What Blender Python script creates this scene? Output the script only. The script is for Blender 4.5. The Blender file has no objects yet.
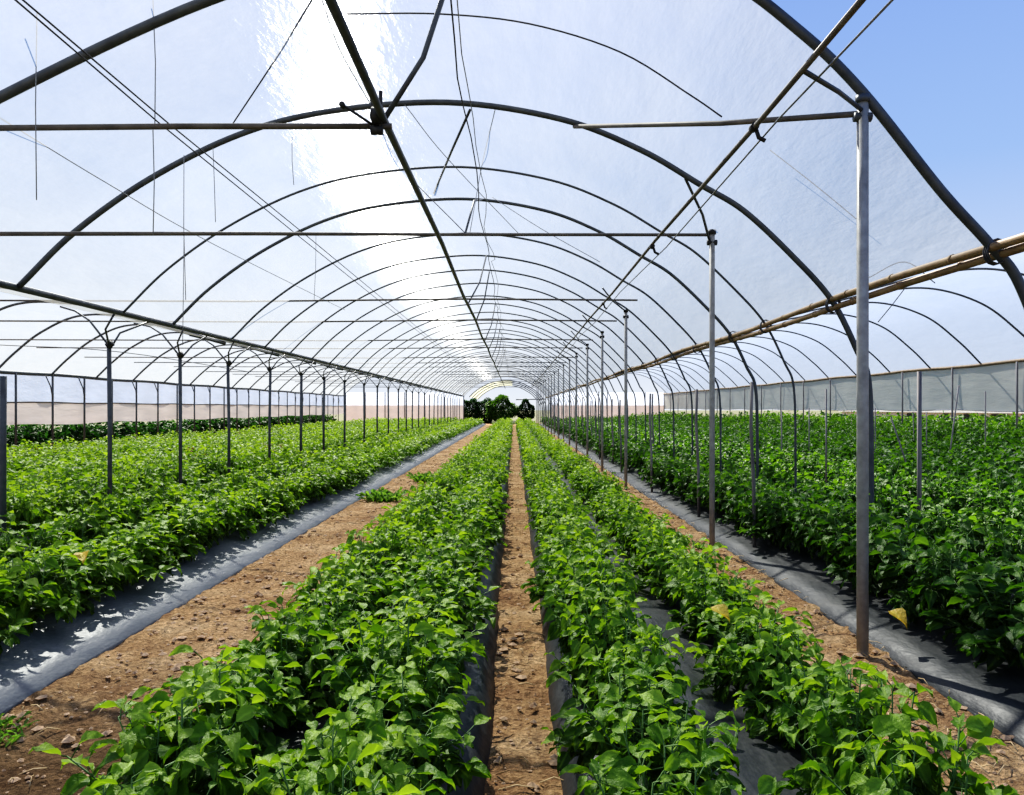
import bpy, math, random
import numpy as np
from mathutils import Vector, Matrix

random.seed(7)
rng = np.random.default_rng(7)
S = bpy.context.scene
COL = S.collection
H = 1.5            # eye height
F = 760.0          # focal length in pixels of a 1024 wide frame

# ------------------------------------------------------------------ helpers
class MB:
    """collects vertices and faces; build() links them as ONE mesh object"""
    def __init__(s):
        s.v, s.f, s.n, s.c = [], [], 0, None
    def add(s, verts, faces):
        s.v.extend([tuple(map(float, p)) for p in verts])
        s.f.extend([tuple(i + s.n for i in fc) for fc in faces])
        s.n = len(s.v)
        return s
    def tube(s, pts, r, seg=8, caps=True, r2=None):
        P = [Vector(p) for p in pts]
        n = len(P)
        T = []
        for i in range(n):
            a = P[max(i - 1, 0)]; b = P[min(i + 1, n - 1)]
            d = b - a
            T.append(d.normalized() if d.length > 1e-9 else Vector((0, 0, 1)))
        up = Vector((0, 0, 1)) if abs(T[0].z) < 0.9 else Vector((1, 0, 0))
        u = T[0].cross(up).normalized()
        vs, fs = [], []
        for i in range(n):
            if i:
                u = (u - T[i] * u.dot(T[i]))
                u = u.normalized() if u.length > 1e-9 else T[i].orthogonal().normalized()
            w = T[i].cross(u).normalized()
            if callable(r): rr = r(i / max(n - 1, 1))
            elif r2 is not None: rr = r + (r2 - r) * i / max(n - 1, 1)
            else: rr = r
            for k in range(seg):
                a = 2 * math.pi * k / seg
                vs.append(P[i] + (u * math.cos(a) + w * math.sin(a)) * rr)
        for i in range(n - 1):
            for k in range(seg):
                k2 = (k + 1) % seg
                fs.append((i * seg + k, i * seg + k2, (i + 1) * seg + k2, (i + 1) * seg + k))
        if caps:
            fs.append(tuple(reversed(range(seg))))
            fs.append(tuple((n - 1) * seg + k for k in range(seg)))
        return s.add(vs, fs)
    def box(s, c, d, rot=0.0):
        cx, cy, cz = c; a, b, h = d[0] / 2, d[1] / 2, d[2] / 2
        ca, sa = math.cos(rot), math.sin(rot)
        vs = []
        for x, y, z in ((-a,-b,-h),(a,-b,-h),(a,b,-h),(-a,b,-h),(-a,-b,h),(a,-b,h),(a,b,h),(-a,b,h)):
            vs.append((cx + x * ca - y * sa, cy + x * sa + y * ca, cz + z))
        return s.add(vs, [(0,3,2,1),(4,5,6,7),(0,1,5,4),(1,2,6,5),(2,3,7,6),(3,0,4,7)])
    def mesh(s, name, loc=(0, 0, 0), smooth=True):
        me = bpy.data.meshes.new(name)
        lx, ly, lz = loc
        me.from_pydata([(x - lx, y - ly, z - lz) for x, y, z in s.v], [], s.f)
        if smooth: me.polygons.foreach_set('use_smooth', [True] * len(me.polygons))
        me.update()
        return me
    def build(s, name, mat, parent=None, loc=None, smooth=True):
        """vertices are in world space; origin goes to loc (or to the parent's origin)"""
        if parent is not None:
            org = parent['_org'] if '_org' in parent else (0, 0, 0)
            me = s.mesh(name, org, smooth)
            o = bpy.data.objects.new(name, me); COL.objects.link(o); o.parent = parent
        else:
            loc = loc if loc is not None else (s.v[0] if s.v else (0, 0, 0))
            me = s.mesh(name, loc, smooth)
            o = bpy.data.objects.new(name, me); COL.objects.link(o); o.location = loc
        o['_org'] = tuple(loc) if parent is None else tuple(org)
        if mat: me.materials.append(mat)
        return o

def tag(o, label=None, cat=None, group=None, kind=None):
    if label: o['label'] = label
    if cat: o['category'] = cat
    if group: o['group'] = group
    if kind: o['kind'] = kind
    return o
def thing(name, loc, label, cat, group=None):
    o = bpy.data.objects.new(name, None); COL.objects.link(o)
    o.empty_display_size = 0.1
    o.location = loc; o['_org'] = tuple(loc)
    return tag(o, label, cat, group)

ORD = ['', 'first', 'second', 'third', 'fourth', 'fifth', 'sixth', 'seventh', 'eighth', 'ninth', 'tenth', 'eleventh', 'twelfth', 'thirteenth', 'fourteenth', 'fifteenth', 'sixteenth']

def catmull(pts, per=8):
    P = [np.array(p, float) for p in pts]
    P = [2 * P[0] - P[1]] + P + [2 * P[-1] - P[-2]]
    out = []
    for i in range(1, len(P) - 2):
        for k in range(per):
            t = k / per
            out.append(0.5 * ((2 * P[i]) + (-P[i-1] + P[i+1]) * t + (2*P[i-1] - 5*P[i] + 4*P[i+1] - P[i+2]) * t*t + (-P[i-1] + 3*P[i] - 3*P[i+1] + P[i+2]) * t**3))
    out.append(P[-2])
    return np.array(out)
def resample(c, n):
    d = np.r_[0, np.cumsum(np.linalg.norm(np.diff(c, axis=0), axis=1))]
    t = np.linspace(0, d[-1], n)
    return np.stack([np.interp(t, d, c[:, k]) for k in range(c.shape[1])], 1)

# ------------------------------------------------------------------ materials
def new_mat(name):
    m = bpy.data.materials.new(name); m.use_nodes = True
    nt = m.node_tree; nt.nodes.clear()
    out = nt.nodes.new('ShaderNodeOutputMaterial')
    return m, nt, out
def N(nt, typ, **kw):
    n = nt.nodes.new(typ)
    for k, v in kw.items():
        if k.startswith('i_'): n.inputs[k[2:].replace('_', ' ')].default_value = v
        else: setattr(n, k, v)
    return n
def L(nt, a, b): nt.links.new(a, b)
def ramp(nt, fac, stops):
    r = nt.nodes.new('ShaderNodeValToRGB')
    e = r.color_ramp.elements
    while len(e) > 1: e.remove(e[-1])
    e[0].position = stops[0][0]; e[0].color = (*stops[0][1], 1)
    for p, c in stops[1:]:
        x = e.new(p); x.color = (*c, 1)
    L(nt, fac, r.inputs['Fac'])
    return r.outputs['Color']
def noise(nt, scale, detail=4, rough=0.55, vec=None, stretch=None):
    n = N(nt, 'ShaderNodeTexNoise')
    n.inputs['Scale'].default_value = scale; n.inputs['Detail'].default_value = detail; n.inputs['Roughness'].default_value = rough
    if vec is None:
        vec = N(nt, 'ShaderNodeNewGeometry').outputs['Position']
    if stretch:
        mp = N(nt, 'ShaderNodeMapping'); mp.inputs['Scale'].default_value = stretch
        L(nt, vec, mp.inputs['Vector']); vec = mp.outputs['Vector']
    L(nt, vec, n.inputs['Vector'])
    return n.outputs['Fac']
def simple(name, c1, c2, scale=12, rough=0.6, metal=0.0, bump=0.0, stretch=None, local=False):
    m, nt, out = new_mat(name)
    b = N(nt, 'ShaderNodeBsdfPrincipled')
    vec = N(nt, 'ShaderNodeTexCoord').outputs['Object'] if local else None
    f = noise(nt, scale, 5, 0.6, vec, stretch)
    L(nt, ramp(nt, f, [(0.3, c1), (0.7, c2)]), b.inputs['Base Color'])
    b.inputs['Roughness'].default_value = rough; b.inputs['Metallic'].default_value = metal
    if bump:
        bp = N(nt, 'ShaderNodeBump'); bp.inputs['Strength'].default_value = bump; bp.inputs['Distance'].default_value = 0.02
        L(nt, f, bp.inputs['Height']); L(nt, bp.outputs['Normal'], b.inputs['Normal'])
    L(nt, b.outputs[0], out.inputs['Surface'])
    return m

def film_mat(name, tint, clear, clear_col=(1, 1, 1), glow=0.0):
    m, nt, out = new_mat(name)
    wr = noise(nt, 1.0, 5, 0.62, None, (2.2, 0.7, 2.2))
    wr2 = noise(nt, 1.0, 4, 0.6, None, (3.0, 5.0, 3.0))
    add = N(nt, 'ShaderNodeMath', operation='MULTIPLY_ADD'); L(nt, wr2, add.inputs[0]); add.inputs[1].default_value = 0.15; L(nt, wr, add.inputs[2])
    bp = N(nt, 'ShaderNodeBump'); bp.inputs['Strength'].default_value = 0.5; bp.inputs['Distance'].default_value = 0.06
    L(nt, add.outputs[0], bp.inputs['Height'])
    tr = N(nt, 'ShaderNodeBsdfTranslucent'); tr.inputs['Color'].default_value = (*tint, 1); L(nt, bp.outputs['Normal'], tr.inputs['Normal'])
    df = N(nt, 'ShaderNodeBsdfDiffuse'); df.inputs['Color'].default_value = (*tint, 1)
    m1 = N(nt, 'ShaderNodeMixShader'); m1.inputs[0].default_value = 0.12
    L(nt, tr.outputs[0], m1.inputs[1]); L(nt, df.outputs[0], m1.inputs[2])
    last = m1
    if glow:
        rf = N(nt, 'ShaderNodeBsdfRefraction'); rf.inputs['Color'].default_value = (1, 1, 1, 1)
        rf.inputs['IOR'].default_value = 1.42; rf.inputs['Roughness'].default_value = 0.30
        # the film is finely creased from eave to eave: normals scatter along the length of the tunnel
        wn = N(nt, 'ShaderNodeTexWhiteNoise', noise_dimensions='3D'); gp = N(nt, 'ShaderNodeNewGeometry'); L(nt, gp.outputs['Position'], wn.inputs['Vector'])
        mr0 = N(nt, 'ShaderNodeMapRange'); L(nt, wn.outputs['Value'], mr0.inputs['Value']); mr0.inputs['To Min'].default_value = -0.75; mr0.inputs['To Max'].default_value = 0.75
        cx = N(nt, 'ShaderNodeCombineXYZ'); L(nt, mr0.outputs[0], cx.inputs['Y'])
        va = N(nt, 'ShaderNodeVectorMath', operation='ADD'); L(nt, bp.outputs['Normal'], va.inputs[0]); L(nt, cx.outputs[0], va.inputs[1])
        vn = N(nt, 'ShaderNodeVectorMath', operation='NORMALIZE'); L(nt, va.outputs[0], vn.inputs[0])
        L(nt, vn.outputs[0], rf.inputs['Normal'])
        m2 = N(nt, 'ShaderNodeMixShader'); m2.inputs[0].default_value = glow
        L(nt, last.outputs[0], m2.inputs[1]); L(nt, rf.outputs[0], m2.inputs[2]); last = m2
    gl = N(nt, 'ShaderNodeBsdfGlossy'); gl.inputs['Roughness'].default_value = 0.35; L(nt, bp.outputs['Normal'], gl.inputs['Normal'])
    m3 = N(nt, 'ShaderNodeMixShader'); m3.inputs[0].default_value = 0.05
    L(nt, last.outputs[0], m3.inputs[1]); L(nt, gl.outputs[0], m3.inputs[2])
    tp = N(nt, 'ShaderNodeBsdfTransparent'); tp.inputs['Color'].default_value = (*clear_col, 1)
    mm = N(nt, 'ShaderNodeMixShader')
    mr = N(nt, 'ShaderNodeMapRange'); L(nt, wr, mr.inputs['Value'])
    mr.inputs['From Min'].default_value = 0.3; mr.inputs['From Max'].default_value = 0.7
    mr.inputs['To Min'].default_value = clear + 0.05; mr.inputs['To Max'].default_value = clear - 0.05
    L(nt, mr.outputs[0], mm.inputs[0])
    L(nt, m3.outputs[0], mm.inputs[1]); L(nt, tp.outputs[0], mm.inputs[2])
    L(nt, mm.outputs[0], out.inputs['Surface'])
    return m

def leaf_mat(name, dark, mid, light, trans):
    m, nt, out = new_mat(name)
    at = N(nt, 'ShaderNodeAttribute', attribute_name='lf')
    sep = N(nt, 'ShaderNodeSeparateColor'); L(nt, at.outputs['Color'], sep.inputs[0])
    oi = N(nt, 'ShaderNodeObjectInfo')
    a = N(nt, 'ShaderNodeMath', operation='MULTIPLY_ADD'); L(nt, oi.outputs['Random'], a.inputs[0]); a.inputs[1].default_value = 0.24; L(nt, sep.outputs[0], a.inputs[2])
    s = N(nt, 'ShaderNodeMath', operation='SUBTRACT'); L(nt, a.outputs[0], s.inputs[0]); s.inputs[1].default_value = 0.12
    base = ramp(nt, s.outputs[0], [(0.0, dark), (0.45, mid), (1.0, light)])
    mx = N(nt, 'ShaderNodeMix', data_type='RGBA')
    mr = N(nt, 'ShaderNodeMapRange'); L(nt, sep.outputs[1], mr.inputs['Value'])
    mr.inputs['From Min'].default_value = 0.0; mr.inputs['From Max'].default_value = 0.28
    mr.inputs['To Min'].default_value = 0.35; mr.inputs['To Max'].default_value = 0.0
    L(nt, mr.outputs[0], mx.inputs[0]); L(nt, base, mx.inputs[6]); mx.inputs[7].default_value = (*[min(1, c * 1.6) for c in light], 1)
    b = N(nt, 'ShaderNodeBsdfPrincipled'); b.inputs['Roughness'].default_value = 0.45
    b.inputs['Specular IOR Level'].default_value = 0.05 if 'shrub' in name else 0.26
    L(nt, mx.outputs[2], b.inputs['Base Color'])
    oc = N(nt, 'ShaderNodeNewGeometry').outputs['Position']
    bp = N(nt, 'ShaderNodeBump'); bp.inputs['Strength'].default_value = 0.6; bp.inputs['Distance'].default_value = 0.012
    L(nt, noise(nt, 55, 3, 0.6, oc), bp.inputs['Height']); L(nt, bp.outputs['Normal'], b.inputs['Normal'])
    tl = N(nt, 'ShaderNodeBsdfTranslucent')
    tc = N(nt, 'ShaderNodeMix', data_type='RGBA', blend_type='MULTIPLY'); tc.inputs[0].default_value = 1
    L(nt, mx.outputs[2], tc.inputs[6]); tc.inputs[7].default_value = (*trans, 1); tc.clamp_result = False
    L(nt, tc.outputs[2], tl.inputs['Color'])
    ms = N(nt, 'ShaderNodeMixShader'); ms.inputs[0].default_value = 0.42
    L(nt, b.outputs[0], ms.inputs[1]); L(nt, tl.outputs[0], ms.inputs[2]); L(nt, ms.outputs[0], out.inputs['Surface'])
    return m

def cloth_mat(name, c, trans=0.4, clear=0.0):
    m, nt, out = new_mat(name)
    f = noise(nt, 1.0, 5, 0.6, None, (1.0, 0.5, 3.0))
    col = ramp(nt, f, [(0.3, tuple(x * 0.86 for x in c)), (0.7, c)])
    bp = N(nt, 'ShaderNodeBump'); bp.inputs['Strength'].default_value = 0.3; bp.inputs['Distance'].default_value = 0.1; L(nt, f, bp.inputs['Height'])
    d = N(nt, 'ShaderNodeBsdfDiffuse'); t = N(nt, 'ShaderNodeBsdfTranslucent')
    for n in (d, t): L(nt, col, n.inputs['Color']); L(nt, bp.outputs['Normal'], n.inputs['Normal'])
    ms = N(nt, 'ShaderNodeMixShader'); ms.inputs[0].default_value = trans
    L(nt, d.outputs[0], ms.inputs[1]); L(nt, t.outputs[0], ms.inputs[2])
    L(nt, ms.outputs[0], out.inputs['Surface'])
    return m

M = {}
M['film'] = film_mat('roof_film', (0.50, 0.495, 0.46), 0.50, (0.90, 0.93, 0.93), 0.035)
M['film_side'] = film_mat('side_span_film', (0.44, 0.47, 0.50), 0.55, (0.90, 0.94, 1.0), 0.02)
M['film_cream'] = film_mat('cream_film', (0.62, 0.60, 0.42), 0.12, (0.9, 0.9, 0.8))
M['film_blue'] = film_mat('blue_strip_film', (0.62, 0.68, 0.80), 0.25, (0.9, 0.94, 1.0))
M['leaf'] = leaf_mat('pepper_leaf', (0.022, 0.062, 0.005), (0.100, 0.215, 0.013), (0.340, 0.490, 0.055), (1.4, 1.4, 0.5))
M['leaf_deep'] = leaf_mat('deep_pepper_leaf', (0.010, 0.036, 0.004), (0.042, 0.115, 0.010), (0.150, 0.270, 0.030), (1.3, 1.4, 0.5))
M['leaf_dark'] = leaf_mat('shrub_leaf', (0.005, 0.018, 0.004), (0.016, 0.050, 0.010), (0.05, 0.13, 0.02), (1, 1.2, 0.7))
M['leaf_dry'] = leaf_mat('dry_leaf', (0.10, 0.06, 0.02), (0.20, 0.13, 0.045), (0.32, 0.24, 0.09), (1.2, 1.0, 0.6))
M['leaf_yellow'] = leaf_mat('yellow_leaf', (0.45, 0.28, 0.03), (0.62, 0.42, 0.05), (0.75, 0.58, 0.12), (1.2, 1.1, 0.6))
M['weed'] = leaf_mat('weed_blade', (0.07, 0.15, 0.02), (0.17, 0.32, 0.05), (0.30, 0.48, 0.09), (1.2, 1.3, 0.7))
M['straw'] = simple('straw', (0.45, 0.30, 0.14), (0.70, 0.52, 0.28), 30, 0.8)
M['stem'] = simple('stem_green', (0.05, 0.12, 0.02), (0.14, 0.24, 0.05), 30, 0.6)
M['steel'] = simple('galvanised_steel', (0.23, 0.225, 0.21), (0.38, 0.37, 0.35), 14, 0.55, 0.1)
M['steel_dark'] = simple('dull_steel_tube', (0.050, 0.055, 0.065), (0.10, 0.11, 0.12), 9, 0.5, 0.25)
M['rust'] = simple('weathered_tie_tube', (0.075, 0.066, 0.058), (0.17, 0.15, 0.13), 7, 0.65, 0.15)
M['bamboo'] = simple('bamboo', (0.17, 0.105, 0.055), (0.36, 0.25, 0.14), 6, 0.6, 0, 0.2)
M['wood'] = simple('stake_wood', (0.11, 0.10, 0.10), (0.26, 0.24, 0.23), 10, 0.75, 0, 0.2, (1, 1, 0.2))
M['rope'] = simple('dark_cord', (0.035, 0.035, 0.04), (0.09, 0.09, 0.10), 30, 0.8)
M['string'] = simple('grey_string', (0.16, 0.17, 0.19), (0.28, 0.29, 0.31), 30, 0.8)
M['black'] = simple('black_rubber', (0.010, 0.010, 0.011), (0.03, 0.03, 0.03), 20, 0.6)
M['curtain_l'] = cloth_mat('cream_curtain', (0.86, 0.76, 0.68), 0.5)
M['curtain_r'] = cloth_mat('grey_green_curtain', (0.60, 0.60, 0.53), 0.45)
M['curtain_end'] = cloth_mat('pinkish_curtain', (0.58, 0.49, 0.45), 0.4)
M['white'] = simple('white_wall', (0.55, 0.55, 0.52), (0.70, 0.70, 0.66), 4, 0.8)
M['earthwall'] = simple('trunk_bark', (0.06, 0.04, 0.03), (0.14, 0.09, 0.06), 10, 0.9, 0, 0.4)

def soil_mat():
    m, nt, out = new_mat('dry_soil')
    b = N(nt, 'ShaderNodeBsdfPrincipled'); b.inputs['Roughness'].default_value = 0.95; b.inputs['Specular IOR Level'].default_value = 0.1
    big = noise(nt, 1.4, 6, 0.68); fine = noise(nt, 34, 6, 0.7); clod = noise(nt, 9, 5, 0.65)
    c1 = ramp(nt, big, [(0.32, (0.25, 0.138, 0.072)), (0.5, (0.46, 0.29, 0.155)), (0.70, (0.63, 0.45, 0.27))])
    c2 = ramp(nt, fine, [(0.30, (0.30, 0.26, 0.22)), (0.5, (0.9, 0.88, 0.84)), (0.70, (1.65, 1.6, 1.5))])
    mx = N(nt, 'ShaderNodeMix', data_type='RGBA', blend_type='MULTIPLY'); mx.inputs[0].default_value = 0.8
    L(nt, c1, mx.inputs[6]); L(nt, c2, mx.inputs[7])
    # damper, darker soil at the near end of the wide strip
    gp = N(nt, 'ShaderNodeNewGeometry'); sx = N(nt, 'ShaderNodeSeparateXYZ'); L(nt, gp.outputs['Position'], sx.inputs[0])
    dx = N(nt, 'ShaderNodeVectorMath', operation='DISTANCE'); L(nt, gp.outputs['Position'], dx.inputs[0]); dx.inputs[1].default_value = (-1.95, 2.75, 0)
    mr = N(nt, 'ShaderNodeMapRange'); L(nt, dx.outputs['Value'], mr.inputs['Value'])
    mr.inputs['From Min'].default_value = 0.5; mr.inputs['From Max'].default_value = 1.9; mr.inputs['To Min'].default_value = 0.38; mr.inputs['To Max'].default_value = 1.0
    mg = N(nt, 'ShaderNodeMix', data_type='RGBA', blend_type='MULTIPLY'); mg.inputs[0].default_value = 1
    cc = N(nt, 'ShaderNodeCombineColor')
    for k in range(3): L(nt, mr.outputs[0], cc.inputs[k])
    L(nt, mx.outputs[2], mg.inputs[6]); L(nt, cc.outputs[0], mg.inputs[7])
    L(nt, mg.outputs[2], b.inputs['Base Color'])
    a = N(nt, 'ShaderNodeMath', operation='MULTIPLY_ADD'); L(nt, fine, a.inputs[0]); a.inputs[1].default_value = 0.45; L(nt, clod, a.inputs[2])
    bp = N(nt, 'ShaderNodeBump'); bp.inputs['Strength'].default_value = 1.0; bp.inputs['Distance'].default_value = 0.09
    L(nt, a.outputs[0], bp.inputs['Height']); L(nt, bp.outputs['Normal'], b.inputs['Normal'])
    L(nt, b.outputs[0], out.inputs['Surface'])
    return m
M['soil'] = soil_mat()
M['clod'] = simple('soil_clod', (0.30, 0.18, 0.10), (0.58, 0.40, 0.25), 25, 0.95, 0, 0.5)
M['outside'] = simple('outside_ground', (0.10, 0.12, 0.04), (0.24, 0.20, 0.10), 0.6, 0.95)
def mulch_mat(name, k):
    m, nt, out = new_mat(name)
    b = N(nt, 'ShaderNodeBsdfPrincipled')
    d = noise(nt, 2.2, 5, 0.65); w = noise(nt, 1.0, 4, 0.55, None, (7, 3.5, 7)); d2 = noise(nt, 40, 4, 0.7)
    mx = N(nt, 'ShaderNodeMath', operation='MULTIPLY'); L(nt, d, mx.inputs[0]); L(nt, d2, mx.inputs[1])
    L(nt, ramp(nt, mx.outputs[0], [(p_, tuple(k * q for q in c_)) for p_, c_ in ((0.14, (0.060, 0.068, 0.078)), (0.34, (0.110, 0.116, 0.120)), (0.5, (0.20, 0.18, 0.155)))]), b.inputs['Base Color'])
    L(nt, ramp(nt, d, [(0.3, (0.36,) * 3), (0.7, (0.55,) * 3)]), b.inputs['Roughness'])
    b.inputs['Specular IOR Level'].default_value = 0.5 if k > 0.9 else 0.26
    bp = N(nt, 'ShaderNodeBump'); bp.inputs['Strength'].default_value = 0.35; bp.inputs['Distance'].default_value = 0.04
    L(nt, w, bp.inputs['Height']); L(nt, bp.outputs['Normal'], b.inputs['Normal'])
    L(nt, b.outputs[0], out.inputs['Surface'])
    return m
M['mulch'] = mulch_mat('painted_sheen_mulch_film', 1.5); M['mulch_dark'] = mulch_mat('black_mulch_film', 0.42)  # same film twice; the left copy has its lit sheen put into the colour

# ------------------------------------------------------------------ camera, sun, sky
cam = bpy.data.cameras.new('camera'); co = bpy.data.objects.new('camera', cam); COL.objects.link(co)
co.location = (0, 0, H); co.rotation_euler = (math.pi / 2, 0, 0)
cam.sensor_width = 36; cam.lens = 36 * F / 1024
cam.shift_x = -2 / 1024; cam.shift_y = 10.5 / 1024
cam.clip_end = 600
S.camera = co
sun = bpy.data.lights.new('sun', 'SUN'); sun.energy = 11.0; sun.angle = math.radians(0.6); sun.color = (1.0, 0.955, 0.87)
so = bpy.data.objects.new('sun', sun); COL.objects.link(so)
SUNV = Vector((-0.33, 0.88, 1.0)).normalized()
so.rotation_euler = SUNV.to_track_quat('Z', 'Y').to_euler(); so.location = (-10, 14, 25)
W = bpy.data.worlds.new('sky'); S.world = W; W.use_nodes = True
nt = W.node_tree; nt.nodes.clear()
wo = N(nt, 'ShaderNodeOutputWorld'); bg = N(nt, 'ShaderNodeBackground')
tc = N(nt, 'ShaderNodeTexCoord'); sx = N(nt, 'ShaderNodeSeparateXYZ'); L(nt, tc.outputs['Generated'], sx.inputs[0])
L(nt, ramp(nt, sx.outputs['Z'], [(0.0, (0.86, 0.90, 0.96)), (0.10, (0.62, 0.73, 0.93)), (0.28, (0.36, 0.54, 0.92)), (0.55, (0.235, 0.39, 0.86)), (1.0, (0.18, 0.32, 0.75))]), bg.inputs['Color'])
bg.inputs['Strength'].default_value = 1.0
L(nt, bg.outputs[0], wo.inputs['Surface'])
S.view_settings.view_transform = 'Standard'
S.view_settings.look = 'None'
S.view_settings.exposure = 0.0
S.view_settings.use_curve_mapping = True
cmv = S.view_settings.curve_mapping
cv = cmv.curves[3]
for a, b in ((0.03, 0.014), (0.10, 0.074), (0.25, 0.24), (0.55, 0.56)): cv.points.new(a, b)
cmv.update()
S.cycles.use_denoising = True
S.cycles.max_bounces = 8; S.cycles.diffuse_bounces = 4; S.cycles.glossy_bounces = 2; S.cycles.transmission_bounces = 4
S.cycles.transparent_max_bounces = 16; S.cycles.caustics_reflective = False; S.cycles.caustics_refractive = False
S.cycles.sample_clamp_indirect = 4.0

# ------------------------------------------------------------------ ground
YEND = 70.0
def ground():
    xs = np.r_[-24, -20, np.linspace(-16, -3, 27), np.linspace(-2.9, 2.9, 146), np.linspace(3, 14, 23), 18, 24]
    ys = np.r_[-3, 0, 1, np.linspace(1.4, 12, 190), np.linspace(12.2, 40, 100), np.linspace(41, 75, 35)]
    X, Y = np.meshgrid(xs, ys)
    def ns(s, k): return np.sin(X * s * 1.7 + k) * np.sin(Y * s + 1.3 * k) + 0.6 * np.sin(X * s * 2.9 - Y * s * 1.9 + k * 2.1)
    Z = 0.007 * ns(6, 1) + 0.006 * ns(13, 2.3) + 0.005 * ns(23, 4.1) + rng.normal(0, 0.004, X.shape)
    Z[np.abs(X) > 3] *= 0.4
    V = np.stack([X, Y, Z], -1).reshape(-1, 3)
    w, h = len(xs), len(ys)
    idx = np.arange(w * h).reshape(h, w)
    Fq = np.stack([idx[:-1, :-1], idx[:-1, 1:], idx[1:, 1:], idx[1:, :-1]], -1).reshape(-1, 4)
    mb = MB(); mb.add(V, [tuple(int(a) for a in q) for q in Fq])
    tag(mb.build('floor', M['soil'], loc=(0, 0, 0)), 'bare reddish brown soil floor of the greenhouse', 'soil', kind='structure')
    mb = MB()
    a, b = 24.0, 260.0
    y0, y1 = -3.0, 75.0
    V = [(-b, -60, -0.02), (b, -60, -0.02), (b, y0, -0.02), (-b, y0, -0.02), (-b, y1, -0.02), (b, y1, -0.02), (b, 500, -0.02), (-b, 500, -0.02), (-a, y0, -0.02), (a, y0, -0.02), (a, y1, -0.02), (-a, y1, -0.02)]
    mb.add(V, [(0, 1, 2, 3), (4, 5, 6, 7), (3, 8, 11, 4), (9, 2, 5, 10)])
    tag(mb.build('ground', M['outside'], loc=(0, 0, 0)), 'rough field outside the greenhouse', 'ground', kind='structure')
ground()

# beds: (left edge, right edge, foot widths, label)
BEDS = [
    (-1.46, -0.115, 0.07, 'black plastic mulch sheet on the bed left of the narrow central path'),
    (0.19, 1.58, 0.07, 'black plastic mulch sheet on the bed right of the narrow central path'),
    (2.25, 4.15, 0.42, 'black plastic mulch sheet on the bed behind the tall right-hand steel posts'),
    (-4.50, -2.52, 0.44, 'plastic mulch sheet with painted-in sheen on the bed beyond the wide left dirt strip'),
    (4.45, 6.15, 0.12, 'plastic mulch sheet, second bed behind the tall right-hand steel posts'),
    (6.5, 8.1, 0.12, 'plastic mulch sheet, third bed behind the tall right-hand steel posts'),
    (8.45, 10.05, 0.12, 'plastic mulch sheet, fourth bed behind the tall right-hand steel posts'),
    (-6.55, -4.85, 0.12, 'plastic mulch sheet, second bed beyond the wide left dirt strip'),
    (-8.6, -6.95, 0.12, 'plastic mulch sheet, third bed beyond the wide left dirt strip'),
    (-10.6, -9.0, 0.12, 'plastic mulch sheet, fourth bed beyond the wide left dirt strip'),
]
BED_Z = 0.13
def bed(x0, x1, foot, label):
    prof = [(x0, -0.03), (x0, 0.012), (x0 + foot * 0.5, 0.06), (x0 + foot, 0.105), (x0 + foot + 0.12, BED_Z), ((x0 + x1) / 2, BED_Z + 0.02), (x1 - foot - 0.12, BED_Z), (x1 - foot, 0.105), (x1 - foot * 0.5, 0.06), (x1, 0.012), (x1, -0.03)]
    near = abs(x0) < 5
    ys = np.r_[np.linspace(0.6, 14, 120 if near else 20), np.linspace(14.4, YEND, 90 if near else 40)]
    V, Fc = [], []
    for j, y in enumerate(ys):
        for i, (x, z) in enumerate(prof):
            j1 = 0.008 * math.sin(y * 1.3 + .3 * i) + 0.005 * math.sin(y * 4.3 + .5 * i) + random.gauss(0, 0.003)
            V.append((x + (j1 if i not in (0, len(prof) - 1) else 0.6 * j1), y, z + (0.004 * math.sin(y * 9 + i * 1.3) + random.gauss(0, 0.002) if 1 < i < len(prof) - 2 else 0)))
    n = len(prof)
    for j in range(len(ys) - 1):
        for i in range(n - 1):
            a = j * n + i
            Fc.append((a, a + 1, a + n + 1, a + n))
    mb = MB(); mb.add(V, Fc)
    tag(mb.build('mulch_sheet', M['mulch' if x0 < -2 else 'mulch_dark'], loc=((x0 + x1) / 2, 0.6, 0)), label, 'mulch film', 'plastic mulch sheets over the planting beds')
for b in BEDS: bed(*b)

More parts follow.
